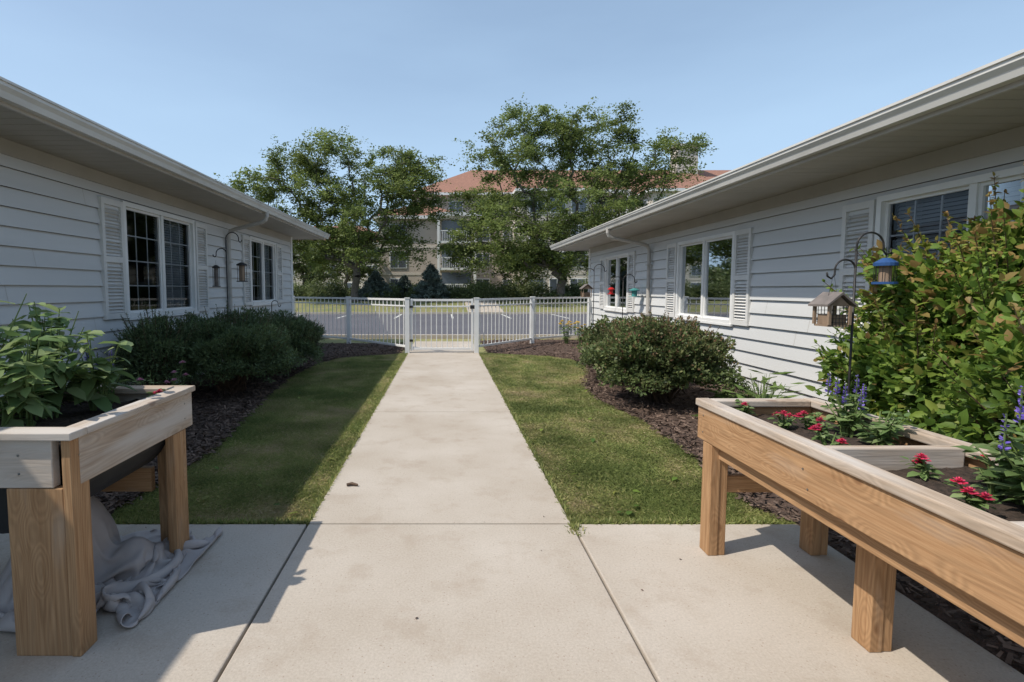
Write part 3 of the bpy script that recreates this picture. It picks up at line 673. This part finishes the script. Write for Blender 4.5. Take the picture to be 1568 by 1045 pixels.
plant('pepper_plant',(1.9,1.15,.72),.30,.16,10,.08,L_TOM,per=12,seed=48)
for i,(x,y,s) in enumerate([(2.75,4.9,.22),(3.2,4.6,.24),(2.6,4.2,.18),(3.2,5.6,.2),(2.9,3.9,.22),(-3.0,4.6,.2),(-3.2,5.1,.2)]):
    plant('hosta_plant',(x,y,.02),.30,.22,16,s,L_HOSTA,per=3,seed=60+i,droop=.3)
for i,(x,y) in enumerate([(-2.75,5.0),(-3.05,4.3),(-2.7,4.5)]):
    plant('phlox_plant',(x,y,.02),.66,.15,9,.07,L_TOM,per=12,flower=L_PETP,fsize=.035,seed=70+i)
for i,(x,y) in enumerate([(3.2,5.0),(3.5,5.5)]):
    plant('daylily_plant',(x,y,.02),.45,.3,20,.3,L_HOSTA,per=3,seed=80+i,tm=T_NEED,droop=.1)
for i,(x,y) in enumerate([(3.45,12.6),(3.15,12.9)]):
    plant('coneflower_plant',(x,y,.0),.6,.25,14,.10,L_HOSTA,per=9,flower=L_YEL,fsize=.06,seed=90+i)

# ------------------------------------------------------------------ shepherd hooks & feeders
def arc(c,r,a0,a1,n,plane=(1,0)):
    return [(c[0]+plane[0]*r*math.cos(t),c[1]+plane[1]*r*math.cos(t),c[2]+r*math.sin(t)) for t in [a0+(a1-a0)*i/n for i in range(n+1)]]
def hook(name,x,y,top,arms,rad=.006):
    b=MB(); b.tube([(x,y,-.1),(x,y,top-.12)],rad,M['black'],8)
    for (s,rr,drop) in arms:
        z=top-drop; c=(x+s*rr,y,z-rr)
        pts=[(x,y,z-rr-.25),(x,y,z-rr)]+arc(c,rr,math.pi if s>0 else 0,0 if s>0 else math.pi,12)[1:]
        e=pts[-1]; pts+= [(e[0],y,e[2]-.03),(e[0]+s*.02,y,e[2]-.055),(e[0]+s*.045,y,e[2]-.04),(e[0]+s*.05,y,e[2]-.015)]
        b.tube(pts,rad*.85,M['black'],8)
    return b.build(name,smooth=True)
def birdhouse(name,x,y,z,w=.13,roofm='greyroof',wire=.2):
    b=MB(); d=w*.42;hh=w*.55
    b.box((x-d,y-d,z-hh*1.6),(x+d,y+d,z-hh*1.6+.012),M['birdwood'])
    for sx in(-1,1):
        for sy in(-1,1): b.box((x+sx*d-.008,y+sy*d-.008,z-hh*1.6+.012),(x+sx*d+.008,y+sy*d+.008,z),M['birdwood'])
    for k in range(1,5):
        zz=z-hh*1.6+k*hh*.3
        for sy in(-1,1): b.box((x-d,y+sy*d-.002,zz),(x+d,y+sy*d+.002,zz+.003),M['black'])
    for k in range(-2,3): 
        for sy in(-1,1): b.box((x+k*d*.33-.001,y+sy*d-.003,z-hh*1.6),(x+k*d*.33+.001,y+sy*d+.001,z),M['black'])
    b.box((x-d*.8,y-d*.8,z-hh*1.6+.013),(x+d*.8,y+d*.8,z-hh*.7),M['birdwood'])
    q=w*.62
    b.extr([(x-q,z-.006),(x,z+q*.75),(x+q,z-.006),(x+q,z+.008),(x,z+q*.75+.016),(x-q,z+.008)],y-q*.9,y+q*.9,M[roofm])
    b.extr([(x-d,z),(x,z+q*.62),(x+d,z)],y-d,y+d,M['birdwood'])
    b.tube([(x-.03,y,z+q*.5),(x,y,z+q*.75+wire),(x+.03,y,z+q*.5)],.0015,M['black'],4)
    return b.build(name)
def lantern(name,x,y,z,m1,r=.05,hgt=.13,m2='birdwood'):
    b=MB(); b.tube([(x,y,z),(x,y,z-.02)],r*1.15,M[m1],16); b.tube([(x,y,z+.03),(x,y,z)],[r*.35,r*1.15],M[m1],16)
    b.tube([(x,y,z-hgt),(x,y,z-hgt-.015)],r*1.2,M[m1],16)
    b.tube([(x,y,z-.02),(x,y,z-hgt)],r*.6,M[m2],12)
    for i in range(10):
        a=i*.628; b.tube([(x+r*math.cos(a),y+r*math.sin(a),z-.01),(x+r*math.cos(a),y+r*math.sin(a),z-hgt)],.002,M['black'],4)
    b.tube([(x,y,z+.03),(x,y,z+.10)],.0015,M['black'],4)
    return b.build(name)
hook('shepherds_hook',2.60,3.2,1.76,[(1,.085,0),(-1,.065,.17)],.007)
birdhouse('hanging_bird_feeder',2.465,3.2,1.30,.15,wire=.14)
lantern('lantern_bird_feeder',2.79,3.2,1.57,'blue',r=.055,hgt=.12)
hook('shepherds_hook',-3.45,8.0,2.30,[(1,.10,0),(-1,.08,.25)],.009)
lantern('tube_bird_feeder',-3.21,8.0,1.80,'black',r=.07,hgt=.26)
lantern('tube_bird_feeder',-3.62,8.0,1.76,'black',r=.05,hgt=.3,m2='greyroof')
hook('shepherds_hook',-3.2,9.3,1.2,[(1,.06,0)],.008)
hook('shepherds_hook',3.55,12.0,2.0,[(1,.12,0),(-1,.1,.1)],.009)
birdhouse('hanging_bird_feeder',3.37,12.0,1.42,.22)
hook('shepherds_hook',3.75,10.6,1.72,[(1,.12,0),(-1,.12,.05)],.009)
lantern('hummingbird_feeder',3.5,10.6,1.42,'red',r=.06,hgt=.10,m2='red')
lantern('hanging_planter_pot',3.99,10.6,1.40,'teal',r=.09,hgt=.13,m2='teal')

# ------------------------------------------------------------------ trees
def make_tree(name,base,trunk_h,trunk_r,lobes,ncl,nleaf,lsize,lmat,seed,sig=(.55,.55,.32),ydep=1.0):
    rg=np.random.default_rng(seed); base=np.array(base,float); root=empty(name,tuple(base))
    vol=np.array([l[2]*l[3] for l in lobes]); cnt=np.maximum(3,(vol/vol.sum()*ncl)).astype(int)
    pts=[]
    for l,c in zip(lobes,cnt):
        d=nrm(rg.normal(size=(c,3))); rr=rg.random(c)**.38*1.12
        oy=rg.normal()*l[2]*.5*ydep
        pts.append(base*[1,1,0]+np.array([l[0],oy,l[1]])+d*rr[:,None]*np.array([l[2],l[2]*1.0*ydep,l[3]]))
    pts=np.concatenate(pts)
    nodes=[base.copy()]; parent=[-1]
    for i in range(1,5):
        nodes.append(base+[rg.normal()*.06*i,rg.normal()*.06*i,trunk_h*i/4]); parent.append(i-1)
    top=nodes[-1]; order=np.argsort(np.linalg.norm(pts-top,axis=1))
    NA=np.zeros((9000,3)); NA[:5]=nodes; LN=np.zeros(9000); k=5
    tips=[]
    for o in order:
        p=pts[o]; dd=np.linalg.norm(NA[3:k]-p,axis=1)+.28*LN[3:k]+np.maximum(0,NA[3:k,2]-p[2])*.5
        j=int(np.argmin(dd))+3; q=NA[j]; D=np.linalg.norm(p-q); ns=max(2,int(D/1.1)); pr=j
        for s in range(1,ns+1):
            t=s/ns; w=q+(p-q)*t+np.array([0,0,1])*D*.12*math.sin(math.pi*t)+(rg.normal(size=3)*.07*D/ns if s<ns else 0)
            nodes.append(w); parent.append(pr); NA[k]=w; LN[k]=LN[pr]+D/ns; pr=k; k+=1
        tips.append(pr)
    w=np.zeros(k)
    for t in tips: w[t]+=1
    for i in range(k-1,0,-1): w[parent[i]]+=w[i]
    rad=trunk_r*(w/w[0])**.48; rad=np.maximum(rad,.012); rad[0]*=1.35
    b=MB()
    for i in range(1,k):
        b.tube([nodes[parent[i]],nodes[i]],[min(rad[parent[i]],rad[i]*1.5),rad[i]],M['bark'],7 if rad[i]>.08 else 4,cap=False)
    b.build('trunk_and_limbs',root,smooth=True)
    Cs=[];Ds=[];Rs=[]
    for t in tips:
        p=nodes[t]; q=nodes[parent[t]]; ax=(p-q)/max(np.linalg.norm(p-q),1e-6); tint=rg.normal()*.18
        nt=rg.integers(6,12); sc=(.6+.8*rg.random())
        for _ in range(nt):
            d=ax*.5+rg.normal(size=3)*[.9,.9,.42]; d/=np.linalg.norm(d); L_=sig[0]*sc*(1.0+1.5*rg.random())
            st=p-ax*rg.random()*.5
            m=int(nleaf/9); tt=rg.random(m); 
            Cs.append(st+d*(L_*tt)[:,None]+np.array([0,0,-1])*(.25*L_*tt**2)[:,None]+rg.normal(size=(m,3))*np.array([.13,.13,.08])*sig[0]*2.0)
            Ds.append(rg.normal(size=(m,3))*[1,1,.35]+d*.5); Rs.append(np.clip(.45+tint+.15*rg.normal(size=m),0,1))
    C=np.concatenate(Cs);D=np.concatenate(Ds);Rr=np.concatenate(Rs);n=len(C); N=rg.normal(size=(n,3))*.7+[0,0,.8]
    V,F,kk=leaves(C,D,N,lsize*(.6+.8*rg.random(n)),T_DIA)
    fast('foliage',V,F,lmat,np.repeat(Rr,kk),parent=root)
LT=[(-4.2,10.1,2.4,1.6),(-1.2,10.7,2.2,1.3),(2.6,10.2,2.5,1.5),(4.6,9.4,1.6,1.3),(-5.9,8.4,1.9,1.5),(-2.1,8.0,2.6,2.1),(2.1,7.9,2.7,2),(-3,5.2,2.8,1.8),(.7,5.3,2.6,1.7),(3,4.7,2.0,1.4),(-5,6.0,2.0,1.5),(4.6,7.2,1.6,1.4)]
make_tree('honey_locust_tree',(-6.4,36,.55),2.4,.26,LT,440,190,.16,L_LOCUST,11,sig=(.5,.5,.3))
RT=[(-2.9,13.4,1.8,1.1),(0,12.4,1.8,1.4),(1.8,12.8,2.4,1.5),(3.9,13.1,1.3,1.1),(-3.8,11.0,2.6,1.7),(.4,10.7,2.7,2),(4.2,10.5,2.5,1.8),(8.0,11.2,1.6,1.1),(7.4,9.6,1.9,1.3),(-3.3,8.2,3,1.8),(-6.0,7.6,1.7,1.4),(1,7.6,2.9,2),(4.8,8,2.3,1.7),(-4.2,5.4,3.2,1.9),(-.6,4.9,2.9,1.8),(-6.4,4.3,2.2,1.6),(-3.6,3.4,2.2,1.2),(3.3,5.4,2.4,1.7),(1.5,3.6,2.2,1.2)]
make_tree('honey_locust_tree',(8.2,36,.55),2.2,.30,RT,640,195,.16,L_LOCUST,12,sig=(.52,.52,.3))
make_tree('shade_tree',(-19,46,.5),3,.2,[(0,8.2,3.6,2.4),(1.5,6,3,2),(-2,6,3,2)],100,240,.22,L_LOCUST2,13)
make_tree('shade_tree',(-14.5,52,.5),2,.15,[(0,4.5,2.6,2),(1.2,3.2,2,1.2)],60,220,.2,L_LOCUST2,14)
make_tree('shade_tree',(-9,46,.5),2,.15,[(0,4.6,2.6,2)],60,220,.2,L_LOCUST2,15)
make_tree('shade_tree',(16.5,44,.5),2,.15,[(0,5.2,3,2.4),(-2,3.5,2,1.5)],70,220,.2,L_LOCUST2,16)
make_tree('shade_tree',(7,45,.5),1.6,.12,[(0,4.0,2.5,1.8)],50,220,.18,L_LOCUST2,17)
def spruce(name,x,y,z,hh,rr,seed):
    rg=np.random.default_rng(seed); root=empty(name,(x,y,z)); b=MB(); b.tube([(x,y,z),(x,y,z+hh)],[.09,.01],M['bark'],6)
    Cs=[];Ds=[]
    zz=.15
    while zz<hh-.05:
        f=1-zz/hh; k=int(7+8*f)
        for i in range(k):
            a=rg.random()*6.283; l=rr*f*(.8+.35*rg.random())+.05; d=np.array([math.cos(a),math.sin(a),-.05+.35*(1-f)])
            b.tube([(x,y,z+zz),tuple(np.array([x,y,z+zz])+d*l)],[.015,.005],M['bark'],3,cap=False)
            m=int(l*110)+12; t=rg.random(m)**.7; Cs.append(np.array([x,y,z+zz])+d*(l*t)[:,None]+rg.normal(size=(m,3))*.05); Ds.append(rg.normal(size=(m,3))*.6+d)
        zz+=hh*.045
    C=np.concatenate(Cs);D=np.concatenate(Ds);n=len(C); V,F,k=leaves(C,D,rg.normal(size=(n,3)),.10+.05*rg.random(n),T_DIA)
    fast('needles',V,F,L_SPRUCE,np.repeat(rg.random(n),k),parent=root); b.build('trunk',root)
spruce('spruce_tree',-1.0,37,.55,2.7,1.5,1); spruce('spruce_tree',-5.2,38,.55,2.2,1.5,2); spruce('spruce_tree',-3.2,40,.55,2.0,1.1,3)
def shrubmass():
    rg=np.random.default_rng(77); Cs=[]
    for i in range(46):
        x=-20+40*i/45+rg.normal()*.4; y=40+rg.normal()*1.6; r=.8+.7*rg.random(); hh=.7+.9*rg.random(); n=2600
        d=nrm(rg.normal(size=(n,3))); d[:,2]=abs(d[:,2]); Cs.append(np.array([x,y,.5])+d*np.array([r,r,hh])*(1-.35*rg.random(n)[:,None]**2)*(1+.12*rg.normal(size=(n,1))))
    C=np.concatenate(Cs); n=len(C); V,F,k=leaves(C,rg.normal(size=(n,3)),rg.normal(size=(n,3))+[0,-.3,.6],.12+.08*rg.random(n),T_DIA)
    fast('background_shrubs',V,F,L_LOCUST2,np.repeat(np.clip(.3+.25*rg.normal(size=n),0,1),k))
    Cs=[]
    for i in range(150):
        x=-150+300*i/149+rg.normal(); y=120+rg.normal()*6; r=3+3*rg.random(); hh=4+5*rg.random(); n=700
        d=nrm(rg.normal(size=(n,3))); d[:,2]=abs(d[:,2]); Cs.append(np.array([x,y,1.0])+d*np.array([r,r,hh])*(1-.3*rg.random(n)[:,None]**2))
    C=np.concatenate(Cs); n=len(C); V,F,k=leaves(C,rg.normal(size=(n,3)),rg.normal(size=(n,3))+[0,-.3,.6],.7+.5*rg.random(n),T_DIA)
    fast('distant_treeline',V,F,L_LOCUST2,np.repeat(np.clip(.3+.25*rg.normal(size=n),0,1),k))
shrubmass()

# ------------------------------------------------------------------ apartment building
def block(b,x0,x1,y0,y1,ze,rise,wallm,z0=.3,fl=None,ww=1.5,gap=3.2,winx=None,side=True,pitch_ov=.6):
    b.box((x0,y0,z0),(x1,y1,ze),wallm)
    o=pitch_ov; A=(x0-o,y0-o,ze);B=(x1+o,y0-o,ze);C=(x1+o,y1+o,ze);D=(x0-o,y1+o,ze); hy=(y1-y0)/2+o
    if (x1-x0)/2+o>hy:
        R0=(x0-o+hy,(y0+y1)/2,ze+rise);R1=(x1+o-hy,(y0+y1)/2,ze+rise)
        b.face([A,B,R1,R0],M['redroof']);b.face([C,D,R0,R1],M['redroof']);b.face([D,A,R0],M['redroof']);b.face([B,C,R1],M['redroof'])
    else:
        hx=(x1-x0)/2+o; R0=((x0+x1)/2,y0-o+hx,ze+rise);R1=((x0+x1)/2,y1+o-hx,ze+rise)
        b.face([A,B,R0],M['redroof']);b.face([B,C,R1,R0],M['redroof']);b.face([C,D,R1],M['redroof']);b.face([D,A,R0,R1],M['redroof'])
    b.box((x0-o,y0-o,ze-.3),(x1+o,y1+o,ze-.01),M['white'])
    nf=fl or int((ze-z0)/3)
    fh=(ze-z0-.3)/nf
    xs_=winx or [x0+gap/2+gap*i for i in range(int((x1-x0)/gap))]
    for f in range(nf):
        zc=z0+fh*(f+.52)
        for x in xs_:
            b.box((x-ww/2-.1,y0-.08,zc-.85),(x+ww/2+.1,y0+.1,zc+.85),M['white'])
            b.box((x-ww/2,y0-.10,zc-.75),(x-.04,y0+.1,zc+.75),M['dglass']); b.box((x+.04,y0-.10,zc-.75),(x+ww/2,y0+.1,zc+.75),M['dglass'])
        b.box((x0-.04,y0-.04,z0+fh*f-.12),(x1+.04,y0+.2,z0+fh*f+.12),M['cream'])
        if side:
            for k in range(int((y1-y0)/4)):
                y=y0+2+4*k
                b.box((x0-.08,y-.75,zc-.85),(x0+.1,y+.75,zc+.85),M['white']); b.box((x0-.10,y-.65,zc-.75),(x0+.1,y+.65,zc+.75),M['dglass'])
def balcony(b,x0,x1,y,z0,nf,fh):
    for f in range(nf):
        z=z0+fh*f
        b.box((x0,y-1.6,z-.15),(x1,y-.01,z+.05),M['white']); 
        b.box((x0+.3,y-.06,z+.06),(x1-.3,y+.05,z+2.2),M['dglass'])
        b.box((x0,y-1.6,z+.98),(x1,y-1.54,z+1.06),M['white'])
        k=int((x1-x0)/.2)
        for i in range(k+1):
            xx=x0+(x1-x0)*i/k; b.box((xx-.025,y-1.59,z+.05),(xx+.025,y-1.55,z+.98),M['white'])
    for xx in(x0,x1): b.box((xx-.12,y-1.65,.4),(xx+.12,y-1.42,z0+fh*nf-.15),M['white'])
    b.box((x0-.2,y-1.75,z0+fh*nf-.15),(x1+.2,y-.01,z0+fh*nf+.2),M['white'])
r=empty('apartment_building',(15,60,0))
b=MB()
block(b,-3.5,46,60,74,12.7,4.3,M['tan'],fl=4)
block(b,-6.5,1.5,50,62,8.6,2.0,M['tan'],fl=3,winx=[-4.6])
block(b,8,16,54,60.5,12.0,2.4,M['cream'],fl=4,winx=[9.8,12,14.2])
block(b,22,31,54,60.5,12.0,2.4,M['cream'],fl=4,winx=[24,26.5,29])
block(b,-32,-7,78,92,8.6,3.4,M['cream'],fl=3)
balcony(b,-.6,2.9,50,.9,3,2.55)
balcony(b,17,21,60,1.2,4,2.85)
b.box((29,64,14),(31.6,66,19.2),M['cream']); b.box((28.7,63.7,19.2),(31.9,66.3,19.5),M['cream'])
b.build('walls_roof_windows',r)

# ------------------------------------------------------------------ light & camera
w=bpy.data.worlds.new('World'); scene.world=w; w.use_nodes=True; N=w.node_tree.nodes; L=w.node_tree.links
sky=N.new('ShaderNodeTexSky'); sky.sky_type='NISHITA'; sky.sun_disc=False
src=Vector((-.726,-.25,1)); el=math.atan2(1,math.hypot(.726,.25)); az=math.atan2(-.726,-.25)
sky.sun_elevation=el; sky.sun_rotation=az%(2*math.pi); sky.air_density=1.0; sky.dust_density=1.6; sky.ozone_density=1.2
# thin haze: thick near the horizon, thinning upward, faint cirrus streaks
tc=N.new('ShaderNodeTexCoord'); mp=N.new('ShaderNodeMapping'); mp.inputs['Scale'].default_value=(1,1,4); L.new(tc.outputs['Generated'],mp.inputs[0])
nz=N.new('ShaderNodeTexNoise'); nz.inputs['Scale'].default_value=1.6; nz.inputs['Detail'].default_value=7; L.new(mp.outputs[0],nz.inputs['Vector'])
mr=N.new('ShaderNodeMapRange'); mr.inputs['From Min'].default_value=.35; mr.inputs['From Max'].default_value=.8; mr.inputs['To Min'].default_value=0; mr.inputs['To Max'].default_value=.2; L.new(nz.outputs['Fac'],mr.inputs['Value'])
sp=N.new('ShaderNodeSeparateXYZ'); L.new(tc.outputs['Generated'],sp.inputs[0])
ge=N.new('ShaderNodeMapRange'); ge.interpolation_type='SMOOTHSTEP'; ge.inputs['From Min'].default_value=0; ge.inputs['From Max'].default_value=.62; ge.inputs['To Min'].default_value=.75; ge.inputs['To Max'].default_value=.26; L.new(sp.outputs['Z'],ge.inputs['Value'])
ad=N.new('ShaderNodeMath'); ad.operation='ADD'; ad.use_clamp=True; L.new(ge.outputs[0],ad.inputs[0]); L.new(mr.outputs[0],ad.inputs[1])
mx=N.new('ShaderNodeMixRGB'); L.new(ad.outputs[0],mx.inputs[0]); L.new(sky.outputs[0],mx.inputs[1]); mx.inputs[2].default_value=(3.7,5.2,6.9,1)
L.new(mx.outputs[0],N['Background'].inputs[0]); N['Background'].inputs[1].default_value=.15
sd=bpy.data.lights.new('sun','SUN'); sd.energy=4.5; sd.angle=R(.53); sd.color=(1,.93,.82)
so=link(bpy.data.objects.new('sun',sd)); so.rotation_euler=(-src).to_track_quat('-Z','Y').to_euler()
cd=bpy.data.cameras.new('camera'); cam=link(bpy.data.objects.new('camera',cd)); cam.location=(0,0,1.4); cam.rotation_euler=(R(90-4),0,0)
cd.sensor_width=36; cd.lens=770/1568*36; cd.shift_x=.0657; cd.shift_y=-.01575; cd.clip_end=3000; cd.clip_start=.05
scene.camera=cam
scene.view_settings.view_transform='Standard'; scene.view_settings.look='None'; scene.view_settings.exposure=0
